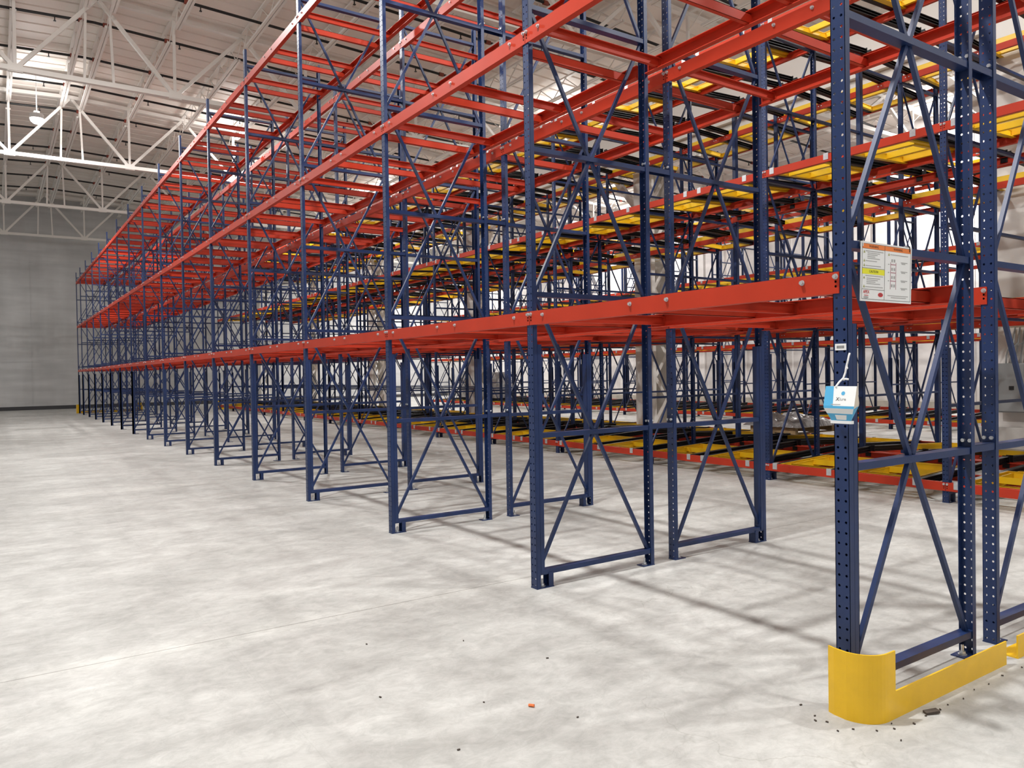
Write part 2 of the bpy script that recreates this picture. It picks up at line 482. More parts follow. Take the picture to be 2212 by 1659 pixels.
def make_frame(loc, label, group, double_front=True, double_rear=False, perf=True):
    r = thing('upright_frame', loc, label, 'rack frame', group)
    pm = post_me if perf else post_plain
    for rear, dbl in ((False,double_front),(True,double_rear)):
        L = (lambda y: (0,y,0)) if not rear else (lambda y: (-W,D-y,0))
        rz = PI if rear else 0
        link('post', pm, r, L(0), rz)
        if dbl:
            link('reinforcing_post', doub_me, r, ((-W,2*FD+.002,0) if not rear else (0,D-2*FD-.002,0)), PI-rz)
            f = link('foot_plate', foot_me, r, L(0), rz)
            link('foot_heel', heel_me, f)
        else:
            f = link('foot_plate', foots_me, r, L(0), rz)
        link('anchor_bolt', anch_me, f)
    for z in STR: link('strut', strut_me, r, (0,0,z))
    for m in brace_me: link('brace', m, r)
    return remember(r)
def frame_far_mb(df=True, dr=False, d=D):
    b = MB(); p = post_mesh(False); b.add(p); b.add(p, -W, d, 0, PI)
    dd = MB(); dd.box(-W,0,0,2*FD,0,1.832)
    if df: b.add(dd)
    if dr: b.add(dd, -W, d, 0, PI)
    for z in STR: b.add(strut_mesh(d), 0,0,z)
    for (ya,za),(yb,zb) in brace_list(d): b.bar((-W/2,ya,za),(-W/2,yb,zb),.024,.025,up=(1,0,0))
    b.box(-W-.01,.01,0,.16,0,.006); b.box(-W-.01,.01,d-.13,d,0,.006)
    return b
NEARF = 9
fA = make_frame((FX(0),0,0), 'blue upright frame with the yellow corner guard, aisle-side row', 'blue upright frames of the aisle-side row', True, False)
fB = make_frame((FX(0),YB,0), 'blue upright frame at the row end behind the guarded frame', 'blue upright frames of the second row', False, True)
fAp = make_frame((FX(6),0,0), 'tmp', 'blue upright frames of the aisle-side row', True, False, False)
fBp = make_frame((FX(6),YB,0), 'tmp', 'blue upright frames of the second row', False, True, False)
farA = frame_far_mb(True,False).mesh('upright_frame_far', BLUE); farB = frame_far_mb(False,True).mesh('upright_frame_far', BLUE)
for i in range(NF):
    la = f'blue upright frame, {nth(i)} from the guarded corner, aisle-side row' if i < 16 else 'blue upright frame at the far end of the aisle-side row, yellow guard at its foot'
    lb = f'blue upright frame, {nth(i)} from the near row end, second row' if i < 16 else 'blue upright frame at the far end of the second row'
    for which, near, plain, far, y, lab, grp in ((0,fA,fAp,farA,0.0,la,'blue upright frames of the aisle-side row'),(1,fB,fBp,farB,YB,lb,'blue upright frames of the second row')):
        if i == 0: continue
        if i < 6: dup(near, (FX(i),y,0), lab, grp)
        elif i == 6: plain['label'] = lab
        elif i < NEARF: dup(plain, (FX(i),y,0), lab, grp)
        else: tag(link('upright_frame', far, None, (FX(i),y,0)), lab, 'rack frame', grp)

# row spacers in the flue
def make_spacer(loc, lab):
    r = thing('row_spacer', loc, lab, 'row spacer', 'short blue spacers tying the two rows together')
    b = MB(); b.box(-W+.004,-.004,0,G,.038,.042); b.box(-W+.004,-W+.008,0,G,0,.042); b.box(-.008,-.004,0,G,0,.042)
    b.box(-W+.004,-.004,0,.005,0,.09); b.box(-W+.004,-.004,G-.005,G,0,.09); b.build('channel', BLUE, r)
    b = MB()
    for x in (-W*.25,-W*.75):
        for y0,y1 in ((-.022,.018),(G-.018,G+.022)): b.tube([(x,y0,.068),(x,y1,.068)], .011, 6)
    b.build('bolts', GALV, r)
    return remember(r)
sp0 = make_spacer((FX(0),D,1.135), 'short blue row spacer at knee height of the row-end frames')
for i in range(NF):
    for q, (z, zn) in enumerate(((1.135,'at waist height'),(3.275,'above the lowest beams'),(5.395,'above the middle beams'))):
        lab = f'short blue row spacer {zn}, {nth(i)} frame pair from the near end'
        if i == 0 and q == 0: sp0['label'] = lab
        else: dup(sp0, (FX(i),D,z), lab)

# ------------------------------------------------------------------ beams
BH = .102
def beam_mb(L, bolts=True, h=BH, t=.005):
    """channel beam running to -x from the post centre, web outer face at y=-t..0, flanges to +y. origin: right post centre, beam top z=0"""
    b = MB(); fl = .048
    b.box(-L+.003,-.003,-t,0,-h,0)
    a, c = -L+W/2+.012, -W/2-.012
    b.box(a,c,0,fl,-.005,0); b.box(a,c,0,fl,-h,-h+.005)
    if bolts:
        for x in (-.0195,-L+.0195):
            b.tube([(x,-t,-.022),(x,-t-.014,-.022)], .0105, 6, 1); b.tube([(x,-t,-.022),(x,-t-.003,-.022)], .014, 10, 1)
            for z in (-.046,-.068): b.tube([(x,-t,z),(x,-t-.0008,z)], .0058, 8, 2)  # black discs paint the shade inside the empty bolt holes
    return b
XB = (.166,1.085,1.40,2.315)    # crossbar bolts along a bay
def xb_at(L): return [v*L/S for v in XB]
def bolt_mb(n=6):
    b = MB(); b.tube([(0,-.005,0),(0,-.019,0)], .0105, n); b.tube([(0,-.005,0),(0,-.008,0)], .014, 10); return b
bolt_me = bolt_mb().mesh('bolt', GALV)
Lbay = [ (FX(i)-FX(i+1)) for i in range(16)]
BM = {}
def beam_mesh(L, far):
    k = (round(L,3), far)
    if k not in BM:
        b = beam_mb(L)
        if far:
            for v in xb_at(L): b.add(bolt_mb(), -L+v, 0, -.034, m=1)
        BM[k] = b.mesh('rack_beam', [RED, GALV, DARK])
    return BM[k]
RN = ('aisle-side row','second row')
for row, y0 in ((0,0.0),(1,YB)):
    for i in range(16):
        L = Lbay[i]; far = i > 4
        for lv, zt in enumerate(LEV):
            for side in (0,1):
                o = bpy.data.objects.new('rack_beam', beam_mesh(L, far)); COL.objects.link(o)
                xr = FX(i)-W/2
                if side == 0: o.location = (xr,y0,zt)
                else: o.location = (xr-L,y0+D,zt); o.rotation_euler = (0,0,PI)
                tag(o, f'red {"front" if side==0 else "rear"} beam, {LEVN[lv]} level, {nth(i)} bay from the near end, {RN[row]}', 'rack beam',
                    f'red beams of the {RN[row]}')
                if not far:
                    for v in xb_at(L): link('bolt', bolt_me, o, (-L+v if side==0 else -v,0,-.034))
# crossbars
def xbar_mb(d=D, flip=False):
    b = MB(); h = .072; s = -1 if flip else 1
    b.box(min(0,s*.004),max(0,s*.004),.002,d-.002,-h,0)
    b.box(min(0,s*.032),max(0,s*.032),.002,d-.002,-.004,0); b.box(min(0,s*.032),max(0,s*.032),.002,d-.002,-h,-h+.004)
    b.box(min(-s*.004,s*.036),max(-s*.004,s*.036),.0,.006,-h-.004,.0); b.box(min(-s*.004,s*.036),max(-s*.004,s*.036),d-.006,d,-h-.004,.0)
    return b
xme = [xbar_mb(D,False), xbar_mb(D,True)]
xm = [q.mesh('pallet_crossbar', RED) for q in xme]
cand = []
for row, y0 in ((0,0.0),(1,YB)):
    for i in range(16):
        for lv, zt in enumerate(LEV):
            for k, v in enumerate(xb_at(Lbay[i])): cand.append((i+row*.6, row, i, lv, k, FX(i)-W/2-Lbay[i]+v, y0, zt))
cand.sort(key=lambda c: c[0])
rest = MB()
for n, (_, row, i, lv, k, x, y0, zt) in enumerate(cand):
    fl = k % 2
    if n < 300:
        o = link('pallet_crossbar', xm[fl], None, (x,y0,zt-.016))
        tag(o, f'red crossbar, {nth(3-k)} from the camera end of the {nth(i)} bay, {LEVN[lv]} level, {RN[row]}', 'crossbar', f'red pallet crossbars of the {RN[row]}')
    else: rest.add(xme[fl], x, y0, zt-.016)
o = rest.build('pallet_crossbars', RED); tag(o, 'red pallet crossbars of the farthest bays', 'crossbar', None, 'stuff')

# ------------------------------------------------------------------ push-back banks (yellow carts on black rails)
PX0 = -2.47
def PX(k): return PX0 - S*k
PY = (5.962, 7.171, 8.38, 9.589, 10.798)     # post lines of bank one
PL = (.242, 2.352, 4.478, 6.60)
PLN = ('floor','second','third','top')
SL = .042
KS = list(range(-1,15))
pf = make_frame((PX(0),PY[0],0), 'tmp', 'blue frames along the front of the cart racks', True, False)
pfar = frame_far_mb(True,False).mesh('upright_frame_far', BLUE); pfar2 = frame_far_mb(False,True).mesh('upright_frame_far', BLUE)
b = MB(); b.add(post_mesh(False)); b.add(post_mesh(False), -W, 2*FD, 0, PI)
for z in STR[1:]:
    for sg in (-1,1):
        ya, yb = (FD*2, D) if sg > 0 else (-D+0, 0)
        b.box(-W+.015,-.015,ya,yb,z,z+.036)
b.box(-W-.01,.01,-.03,.12,0,.006)
midme = b.mesh('middle_post', BLUE)
for k in KS:
    nm = nth(k+1)
    lab = f'blue frame of the cart racks, front line, {nm} from the near end'
    if k == 0: pf['label'] = lab
    elif k < 6: dup(pf, (PX(k),PY[0],0), lab)
    else: tag(link('upright_frame', pfar, None, (PX(k),PY[0],0)), lab, 'rack frame', 'blue frames along the front of the cart racks')
    tag(link('middle_post', midme, None, (PX(k),PY[2]-FD,0)), f'dark middle post of the cart racks, {nm} from the near end', 'rack post', 'middle posts of the cart racks')
    tag(link('upright_frame', pfar2, None, (PX(k),PY[3],0)), f'blue frame of the cart racks, rear line, {nm} from the near end', 'rack frame', 'blue frames along the back of the cart racks')
pb_me = beam_mb(S).mesh('cart_rack_beam', [RED, GALV, DARK])
pbc = beam_mb(S, False)
for v in (.13,.99,1.28,2.16):
    for dx in (-.028,.028): pbc.tube([(-S+v+dx,-.005,-.05),(-S+v+dx,-.014,-.05)], .009, 6, 1)
pbi_me = pbc.mesh('cart_rack_inner_beam', [RED, GALV])
def zrail(dy): return -.088 + SL*dy                # rail underside relative to the front beam's top
# rails: two lanes of two rails per bay
RX = (.13,.99,1.28,2.16)
def rail_mb(L=2.36):
    b = MB(); h = .088
    z0, z1 = zrail(0), zrail(L)
    def seg(xa,xb,za,zb_):
        n = len(b.v)
        b.v += [(xa,0,z0+za),(xb,0,z0+za),(xb,0,z0+zb_),(xa,0,z0+zb_),(xa,L,z1+za),(xb,L,z1+za),(xb,L,z1+zb_),(xa,L,z1+zb_)]
        for f in ((0,1,2,3),(7,6,5,4),(0,4,5,1),(1,5,6,2),(2,6,7,3),(3,7,4,0)): b.f.append(tuple(n+q for q in f)); b.m.append(0)
    seg(-.006,.006,0,h); seg(-.036,.036,0,.008); seg(-.036,.036,h-.008,h); seg(-.036,.036,h*.5-.003,h*.5+.003)
    return b
rmb = rail_mb(); rail_me = rmb.mesh('cart_rail', BLK)
b = MB(); b.box(-.036,.036,-.013,-.008,-.075,.012); b.box(-.036,.036,-.013,.02,.010,.014); clip_me = b.mesh('end_clip', GALV)
bkt = MB(); L_ = 2.36; bkt.box(-.045,.045,L_-.005,L_+.004,zrail(L_)-.075,zrail(L_)+.10)
for dx in (-.026,.026): bkt.tube([(dx,L_+.004,zrail(L_)-.05),(dx,L_+.014,zrail(L_)-.05)], .009, 6, 1)
bkt_me = bkt.mesh('end_bracket', [BLK, GALV])
# carts
def cart_mb(w=.80, d=1.10):
    b = MB(); h = .10; t = .006; fl = .055
    for sx in (-1,1):
        x = sx*w/2; b.box(min(x,x-sx*t),max(x,x-sx*t),0,d,0,h); b.box(min(x,x-sx*fl),max(x,x-sx*fl),0,d,0,t)
        b.box(min(x,x-sx*.014),max(x,x-sx*.014),0,d,h-.008,h)
    for y, s in ((0,1),(d,-1)):
        b.box(-w/2,w/2,min(y,y+s*t),max(y,y+s*t),0,h); b.box(-w/2,w/2,min(y,y+s*fl),max(y,y+s*fl),0,t); b.box(-w/2,w/2,min(y,y+s*.014),max(y,y+s*.014),h-.008,h)
    return b
def cart_cross_mb(w=.80, d=1.10):
    b = MB()
    b.box(-w/2+.007,w/2-.007,.70,.706,.007,.09); b.box(-w/2+.007,w/2-.007,.70,.755,.007,.013)
    return b
cartA, crossA = cart_mb(.77,1.12), cart_cross_mb(.77,1.12)
cart_me = cartA.mesh('cart_frame', YEL); crossm_me = MB().add(crossA, 0, -.70, 0).mesh('cart_crossmember', YEL)
b = MB()
for sx in (-1,1):
    for y in (.18,.94): b.tube([(sx*.397-.012,y,.045),(sx*.397+.010,y,.045)], .026, 10)
wheel_me = b.mesh('cart_wheels', BLK)
nested = cart_mb(.66,1.10); nest_me = nested.mesh('push_back_cart_low', YEL)
UNITN = ('aisle face','rear face')
rail_n = cart_n = 0
restR, restC, restBm = MB(), MB(), MB()
def mbmap(dst, src, unit, x, y, z, m=None):
    dst.add(src, x, y, z, 0 if unit == 0 else PI, m)
beam_specs = [('front',PY[0],0,None),('inner',PY[1]-.01,1,1.20),('middle',PY[2]-FD-.012,1,2.36),('rear middle',PY[2]+FD+.012,0,2.36),('rear inner',PY[3]+.01,0,1.20),('rear',PY[4],1,None)]
order = []
for k in KS[:-1]:
    for lv, zt in enumerate(PL):
        for unit in (0,1): order.append((k*1.0+unit*6, k, lv, zt, unit))
order.sort(key=lambda t: t[0])
for _, k, lv, zt, unit in order:
    xl = PX(k+1)-W/2
    yf = PY[0]+.004 if unit == 0 else PY[4]-.004
    rz = 0 if unit == 0 else PI
    bayn = nth(k+1)
    for q, v in enumerate(RX):
        if rail_n < 300:
            o = link('cart_rail', rail_me, None, (xl+v,yf,zt), rz); rail_n += 1
            tag(o, f'black cart rail, {nth(3-q)} from the camera end of the {bayn} bay, {PLN[lv]} level, {UNITN[unit]}', 'cart rail', f'black sloping rails of the cart racks, {UNITN[unit]}')
            link('end_clip', clip_me, o); link('end_bracket', bkt_me, o)
        else: mbmap(restR, rmb, unit, xl+v, yf, zt)
    for ln, xc in enumerate((.56,1.72)):
        dy = .05; zc = zt-.094
        pos = (xl+xc, yf+(dy if unit == 0 else -dy), zc)
        if cart_n < 258 and not (unit == 1 and k > 8):
            r = thing('push_back_cart', pos, f'yellow push-back cart in the {"far" if ln==0 else "near"} lane of the {bayn} bay, {PLN[lv]} level, {UNITN[unit]}', 'cart', f'yellow carts of the {UNITN[unit]}', rz)
            rx = -SL if False else SL
            r.rotation_euler = (math.atan(SL),0,rz)
            link('frame', cart_me, r); link('crossmember', crossm_me, r, (0,.70,0)); link('wheels', wheel_me, r); cart_n += 1
        else:
            mbmap(restC, cartA, unit, *pos); mbmap(restC, crossA, unit, *pos)
        if unit == 0 and k < 4:
            o = link('push_back_cart', nest_me, None, (xl+xc,yf+.24,zc-.02+SL*.24), rz); o.rotation_euler = (math.atan(SL),0,rz); cart_n += 1
            tag(o, f'yellow lower cart nested under the {"far" if ln==0 else "near"} cart of the {bayn} bay, {PLN[lv]} level', 'cart', 'nested lower carts of the aisle face')
for k in KS[:-1]:
    for lv, zt in enumerate(PL):
        for name, y, turn, dyy in beam_specs:
            z = zt if dyy is None else zt+zrail(dyy)
            xr = PX(k)-W/2
            if k < 8:
                o = link('cart_rack_beam', pb_me if dyy is None else pbi_me, None, (xr,y,z) if not turn else (xr-S,y,z), PI if turn else 0)
                tag(o, f'red {name} beam of the cart racks, {PLN[lv]} level, {nth(k+1)} bay from the near end', 'rack beam', f'red {name} beams of the cart racks')
            else:
                restBm.add(beam_mb(S,False), xr if not turn else xr-S, y, z, PI if turn else 0)

# bank two, beyond the rear aisle
QX0 = -6.2
QY = 15.75
def QX(k): return QX0 - S*k
NQ = 11
qfar = frame_far_mb(True,False).mesh('upright_frame_far', BLUE)
for k in range(NQ+1):
    for f, yy in enumerate((QY,QY+2*D,QY+4*D)):
        tag(link('upright_frame', qfar, None, (QX(k),yy,0)), f'blue frame of the rearmost racks, {("front","middle","back")[f]} line, {nth(k)} from the near end', 'rack frame', f'blue frames of the rearmost racks, {("front","middle","back")[f]} line')
q_me = beam_mb(S,False).mesh('cart_rack_beam_far', [RED])
rl = rail_mb(3.6)
for k in range(NQ):
    for lv, zt in enumerate(PL):
        for name, yy, dyy in (('front',QY,None),('inner',QY+2*D,2*D),('back',QY+4*D+.05,3.55)):
            z = zt if dyy is None else zt+zrail(dyy)
            if k > 6: restBm.add(beam_mb(S,False), QX(k)-W/2, yy, z); continue
            o = link('cart_rack_beam', q_me, None, (QX(k)-W/2,yy,z))
            tag(o, f'red {name} beam of the rearmost racks, {PLN[lv]} level, {nth(k)} bay from the near end', 'rack beam', f'red {name} beams of the rearmost racks')
        xl = QX(k+1)-W/2
        for v in RX:
            restR.add(rl, xl+v, QY+.01, zt)
            restR.box(xl+v-.036,xl+v+.036,QY-.012,QY-.006,zt-.075,zt+.012,1)
        for ln, xc in enumerate((.56,1.72)):
            restC.add(cartA, xl+xc, QY+.06, zt-.09); restC.add(crossA, xl+xc, QY+.06, zt-.09)
tag(restBm.build('cart_rack_beams', RED), 'red beams of the farthest bays of the cart racks and rearmost racks', 'rack beam', None, 'stuff')
tag(restR.build('cart_rails', [BLK,GALV]), 'black cart rails of the farthest bays and of the rearmost racks', 'cart rail', None, 'stuff')
tag(restC.build('push_back_carts', YEL), 'yellow carts of the farthest bays and of the rearmost racks', 'cart', None, 'stuff')

# ------------------------------------------------------------------ yellow guards
def arc(r, a0, a1, n, cx, cy): return [(cx+r*math.cos(a0+(a1-a0)*t/n), cy+r*math.sin(a0+(a1-a0)*t/n)) for t in range(n+1)]
def guard_mb(h=.315):
    outer = [(-.046,-.094),(-.01,-.104)] + [(.055,-.108)] + arc(.135,-PI/2,0,10,.043,.028)[1:] + [(.178,.088)]
    th = .008
    # offset inward
    inner = []
    for i, p in enumerate(outer):
        a = outer[max(i-1,0)]; c = outer[min(i+1,len(outer)-1)]
        dx, dy = c[0]-a[0], c[1]-a[1]; l = math.hypot(dx,dy)
        inner.append((p[0]-dy/l*th, p[1]+dx/l*th))
    b = MB()
    n = len(outer)
    for i in range(n-1):
        o0,o1,i0,i1 = outer[i],outer[i+1],inner[i],inner[i+1]
        b.quad([(*o0,0),(*o1,0),(*o1,h),(*o0,h)]); b.quad([(*i1,0),(*i0,0),(*i0,h),(*i1,h)])
        b.quad([(*o0,h),(*o1,h),(*i1,h),(*i0,h)]); b.quad([(*o1,0),(*o0,0),(*i0,0),(*i1,0)])
    for q in (0,n-1): b.quad([(*outer[q],0),(*inner[q],0),(*inner[q],h),(*outer[q],h)])
    return b
r = thing('corner_guard', (FX(0)-.012,.0,0), 'curved yellow steel corner guard with low rail at the row end', 'guard')
o = guard_mb().build('curved_plate', GYEL, r)
b = MB(); b.box(.170,.178,.088,1.185,.0,.127); b.box(.06,.170,.11,1.185,0,.008); b.build('low_rail', GYEL, r)
b = MB(); b.box(.170,.178,1.32,2.70,0,.127); b.box(.07,.170,1.32,2.70,0,.008)
o = b.build('guard_rail', GYEL); o.location = (FX(0)-.012,0,0); tag(o, 'low yellow angle rail on the floor at the right picture edge', 'guard rail')
gme = guard_mb().mesh('corner_guard_far', GYEL)
for yy, sgn, lab in ((0,1,'yellow corner guard at the far end of the aisle-side row'),(2*D+G,-1,'yellow corner guard at the far end of the second row'),(PY[0],1,'yellow corner guard at the far end of the cart racks')):
    xe = (FX(16) if yy < 5 else PX(14))
    b = MB(); gm = guard_mb(.42)
    for v in gm.v: b.v.append((-v[0]-W, v[1]*sgn, v[2]))
    b.f = [tuple(reversed(f)) for f in gm.f]; b.m = list(gm.m)
    b.box(-W-.178,-W-.170,min(sgn*.088,sgn*1.15),max(sgn*.088,sgn*1.15),0,.127)
    o = b.build('corner_guard', GYEL); o.location = (xe,yy,0); tag(o, lab, 'guard')

# ------------------------------------------------------------------ load sign
def text_mesh(s, size, mat_, ext=.0004, align='CENTER'):
    c = bpy.data.curves.new('txt', 'FONT'); c.body = s; c.size = size; c.extrude = ext; c.align_x = align; c.align_y = 'CENTER'
    t = bpy.data.objects.new('txt', c); COL.objects.link(t)
    dg = bpy.context.evaluated_depsgraph_get(); dg.update()
    me = bpy.data.meshes.new_from_object(t.evaluated_get(dg))
    bpy.data.objects.remove(t); bpy.data.curves.remove(c)
    me.materials.clear(); me.materials.append(mat_)
    return me
def text_on(name, s, size, mat_, parent, u, v, off, w=None):
    """letters in the parent's local y-z plane, facing +x"""
    me = text_mesh(s, size, mat_)
    M = Matrix(((0,0,1,0),(1,0,0,0),(0,1,0,0),(0,0,0,1)))
    if w:
        xs = [q.co.x for q in me.vertices]; k = w/(max(xs)-min(xs)); M = M @ Matrix.Diagonal((k,1,1,1))
    me.transform(M)
    return link(name, me, parent, (off,u,v))
SW, SH = .450, .284
r = thing('load_sign', (.012,.103,2.228), 'white rack load sign with orange and yellow bands tied to the guarded frame', 'sign')
r.location = (.020,.103,2.226); r.rotation_euler = (0,math.radians(1.5),0)
b = MB(); b.box(0,.004,0,SW,-SH,0); b.build('board', PLAS, r)
e = .0048
def strip(mb, u0,u1,v0,v1,m=0): mb.box(.004,e,u0,u1,-v1,-v0,m)
UM = .204
b = MB(); strip(b,.012,UM-.002,.010,.032); b.build('warning_band', ORANGE, r)
b = MB(); strip(b,UM+.002,SW-.012,.010,.032); b.build('warning_band', ORANGE, r)
b = MB(); strip(b,.012,UM-.002,.128,.154); b.build('caution_band', PYEL, r)
text_on('lettering','WARNING',.017,INK,r,.108,-.021,e); text_on('lettering','WARNING',.017,INK,r,.322,-.021,e); text_on('lettering','CAUTION',.017,INK,r,.108,-.141,e)
b = MB()
for (u0,u1,v0,v1) in ((.010,SW-.010,.008,.0092),(.010,SW-.010,SH-.011,SH-.0095),(.010,.0113,.008,SH-.010),(SW-.0113,SW-.010,.008,SH-.010),(UM-.001,UM+.0005,.008,SH-.010),(.010,UM,.1245,.126),(.010,UM,.226,.2275),(.010,UM,.032,.033)): strip(b,u0,u1,v0,v1)
b.build('ruled_lines', INK, r)
b = MB()
def lines(u0,u1,v,n,st,ind=0):
    for k in range(n):
        uu = u0+(ind if k else 0); b_ = u1-.02*((k*7)%3)
        strip(b,uu,b_,v+k*st,v+k*st+.0034)
lines(.04,.19,.042,1,.009); lines(.055,.16,.051,4,.0085); lines(.04,.135,.089,1,.009); lines(.04,.17,.112,1,.009)
lines(.04,.19,.160,1,.009); lines(.050,.165,.172,4,.0085); lines(.04,.19,.213,1,.008)
lines(UM+.05,.415,.046,1,.009); lines(UM+.03,.42,.248,1,.009); lines(UM+.06,.40,.257,1,.009)
for v in (.080,.125,.170,.208): lines(.35,.41,v,2,.006,.006)
for v in (.094,.134,.175): strip(b,.235,.246,v,v+.004)
b.build('small_print', INKG, r)
b = MB()
for u0 in (.255,.303): strip(b,u0,u0+.003,.085,.218)
for v in (.094,.134,.175): strip(b,.255,.306,v,v+.004)
b.build('rack_diagram', PMAUVE, r)
b = MB()
for v in (.070,.112,.152,.193):
    for u0 in (.264,.285): strip(b,u0,u0+.012,v,v+.014)
b.build('pallet_diagram', INKG, r)
b = MB()
for u0, v0 in ((.02,.040),(.02,.082),(.02,.104),(.02,.163),(.02,.205),(UM+.028,.040)):
    b.quad([(e,u0,-(v0+.014)),(e,u0+.015,-(v0+.014)),(e,u0+.0075,-v0)])
b.build('hazard_triangles', PGREEN, r)
text_on('logo_lettering','APEX',.022,PRED,r,.048,-.240,e,.052)
b = MB()
strip(b,.030,.066,.2545,.2575)
cx, cv = .170,.250
ring = [(e, cx+.022*math.cos(a*PI/8), -cv+.0105*math.sin(a*PI/8)) for a in range(16)]
b.quad(ring)
b.build('logo_oval', PRED, r)
b = MB()
strip(b,.157,.183,.247,.250)
b.quad([(e, .046+.022*math.cos(a*PI/8), -.2655+.005*math.sin(a*PI/8)) for a in range(16)])
b.build('logo_grey', INKG, r)
for u in (.012,SW-.025):
    b = MB(); b.box(-.012,.0065,u,u+.005,-.024,.006); b.box(-.045,.0065,u,u+.005,.002,.006); b.build('zip_tie', INK if u > .1 else PLAS, r)

# barcode label on the corner post
r = thing('barcode_label', (FX(0)-.038,-.0012,1.722), 'small white barcode label on the corner post above the hanging box', 'label')
b = MB(); b.box(-.028,.030,-.0012,0,-.0155,.0155); b.build('sticker', PLAS, r)
b = MB()
x = -.019
while x < .020:
    w_ = random.choice((.0006,.001,.0016)); b.box(x,x+w_,-.0016,-.0012,-.007,.0065); x += w_+random.choice((.0006,.0010))
b.build('barcode', BLKTAG, r)

# hanging insect lure carton
r = thing('lure_carton', (FX(0)-.012,-.072,1.545), 'blue and white folded carton hanging on white string from the corner post', 'carton')
def P(x,y,z): return (x,y,z)
TL, TR = (-.058,0,-.007), (.099,0,-.007)
m1 = [(-.053,-.028,-.097),(.102,-.028,-.098),(.090,.032,-.086),(-.064,.032,-.085)]
m2 = [(-.051,-.029,-.109),(.100,-.029,-.110),(.088,.032,-.098),(-.062,.032,-.097)]
bt = [(-.022,-.013,-.166),(.076,-.013,-.167),(.067,.012,-.158),(-.031,.012,-.157)]
TLb, TRb = (-.058,.004,-.007), (.099,.004,-.007)
def lerp(a,b_,t): return tuple(a[i]+(b_[i]-a[i])*t for i in range(3))
b = MB()
tA, mA = lerp(TL,TR,.27), lerp(m1[0],m1[1],.31)
b.quad([TL,tA,mA,m1[0]],1); b.quad([tA,TR,m1[1],mA],0)
b.quad([TRb,TLb,m1[3],m1[2]],0); b.quad([TR,TRb,m1[2],m1[1]],2); b.quad([TL,m1[0],m1[3],TLb],2); b.quad([TL,TLb,TRb,TR],0)
b.quad([m1[0],m1[1],m2[1],m2[0]],1); b.quad([m1[1],m1[2],m2[2],m2[1]],2); b.quad([m1[2],m1[3],m2[3],m2[2]],0); b.quad([m1[3],m1[0],m2[0],m2[3]],1)
n1 = [lerp(m2[i],bt[i],.42) for i in range(4)]
b.quad([m2[0],m2[1],n1[1],n1[0]],0); b.quad([n1[0],n1[1],bt[1],bt[0]],1)
b.quad([m2[1],m2[2],bt[2],bt[1]],1); b.quad([m2[2],m2[3],bt[3],bt[2]],0); b.quad([m2[3],m2[0],bt[0],bt[3]],1)
b.quad([bt[0],bt[1],bt[2],bt[3]],0)
b.build('carton_body', [CARD,CBLUE,CREAM], r)
b = MB(); b.box(-.026,.080,-.015,.004,-.180,-.166); b.build('bottom_flap', CARD, r)
nrm = (Vector(TR)-Vector(TL)).cross(Vector(m1[0])-Vector(TL)).normalized()
if nrm.y > 0: nrm = -nrm
ux = (Vector(TR)-Vector(TL)).normalized(); vy = nrm.cross(ux)
def on_front(name, me, s, t):
    c = Vector(TL).lerp(Vector(TR), s).lerp(Vector(m1[0]).lerp(Vector(m1[1]), s), t)
    M = Matrix((( *ux,),( *vy,),( *nrm,))).transposed().to_4x4(); M.translation = c + nrm*.0006
    me.transform(M); return link(name, me, r)
on_front('lettering', text_mesh('X', .024, INK), .44, .66); on_front('lettering', text_mesh('lure', .021, INKG, align='LEFT'), .50, .66)
on_front('lettering', text_mesh('insect monitor', .0062, INKG), .45, .90) if False else None
b = MB(); b.quad([(.0095*math.cos(a*PI/8),.0095*math.sin(a*PI/8),0) for a in range(16)]); on_front('round_emblem', b.mesh('round_emblem', CBLUE), .60, .36)
b = MB(); b.quad([(-.024,.002,0),(.024,.002,0),(.024,-.002,0),(-.024,-.002,0)]); on_front('fine_print', b.mesh('fine_print', INKG), .40, .93)
b = MB()
fr = [lerp(n1[i],bt[i],.18) for i in (0,1)] + [lerp(n1[i],bt[i],.86) for i in (1,0)]
q = [lerp(fr[0],fr[1],.30),lerp(fr[0],fr[1],.78),lerp(fr[3],fr[2],.78),lerp(fr[3],fr[2],.30)]
b.quad([(p[0],p[1]-.001,p[2]) for p in q]); b.build('white_panel', CARD, r)
b = MB()
b.tube([(.021,.070,.146),(.022,.062,.135),(.022,.055,.115),(.015,.052,.085),(.012,.048,.055),(.007,.040,.030),(.001,.016,.012),(-.004,-.004,-.010)], .0045, 7)
b.tube([(.007,.040,.022),(.016,.040,.026),(.030,.044,.024)], .005, 7); b.tube([(.016,.052,.090),(.020,.050,.076),(.014,.050,.070)], .005, 7)
b.build('hanging_string', STRING, r)

# ------------------------------------------------------------------ electrical box by the near column
r = thing('electrical_box', (-3.66,CY-.36,.86), 'grey electrical enclosure with bent conduits on the white column', 'electrical box')
b = MB(); b.box(0,.40,-.16,0,0,.78); b.build('enclosure', ELEC, r)
b = MB(); b.box(.02,.38,-.175,-.16,.02,.76); b.build('door', ELEC, r)
b = MB(); b.box(.17,.24,-.180,-.175,.36,.42); b.build('rating_plate', INK, r)
b = MB()
for q, dx in enumerate((.08,.15,.22,.29)):
    b.tube([(dx,-.06,.78),(dx+.01,-.07,.90),(dx+.05,-.10,1.00+.03*q),(dx+.10,-.05,1.10),(dx+.11,0.0,1.35)], .014, 6)
b.build('conduits', ELEC, r)
b = MB(); b.box(-4.05,-3.05,CY-.46,CY-.40,0,.62); b.box(-4.05,-3.05,CY-.62,CY-.40,0,.30)
tag(b.build('concrete_plinth', CONC), 'stained concrete block under the grey electrical box', 'plinth')

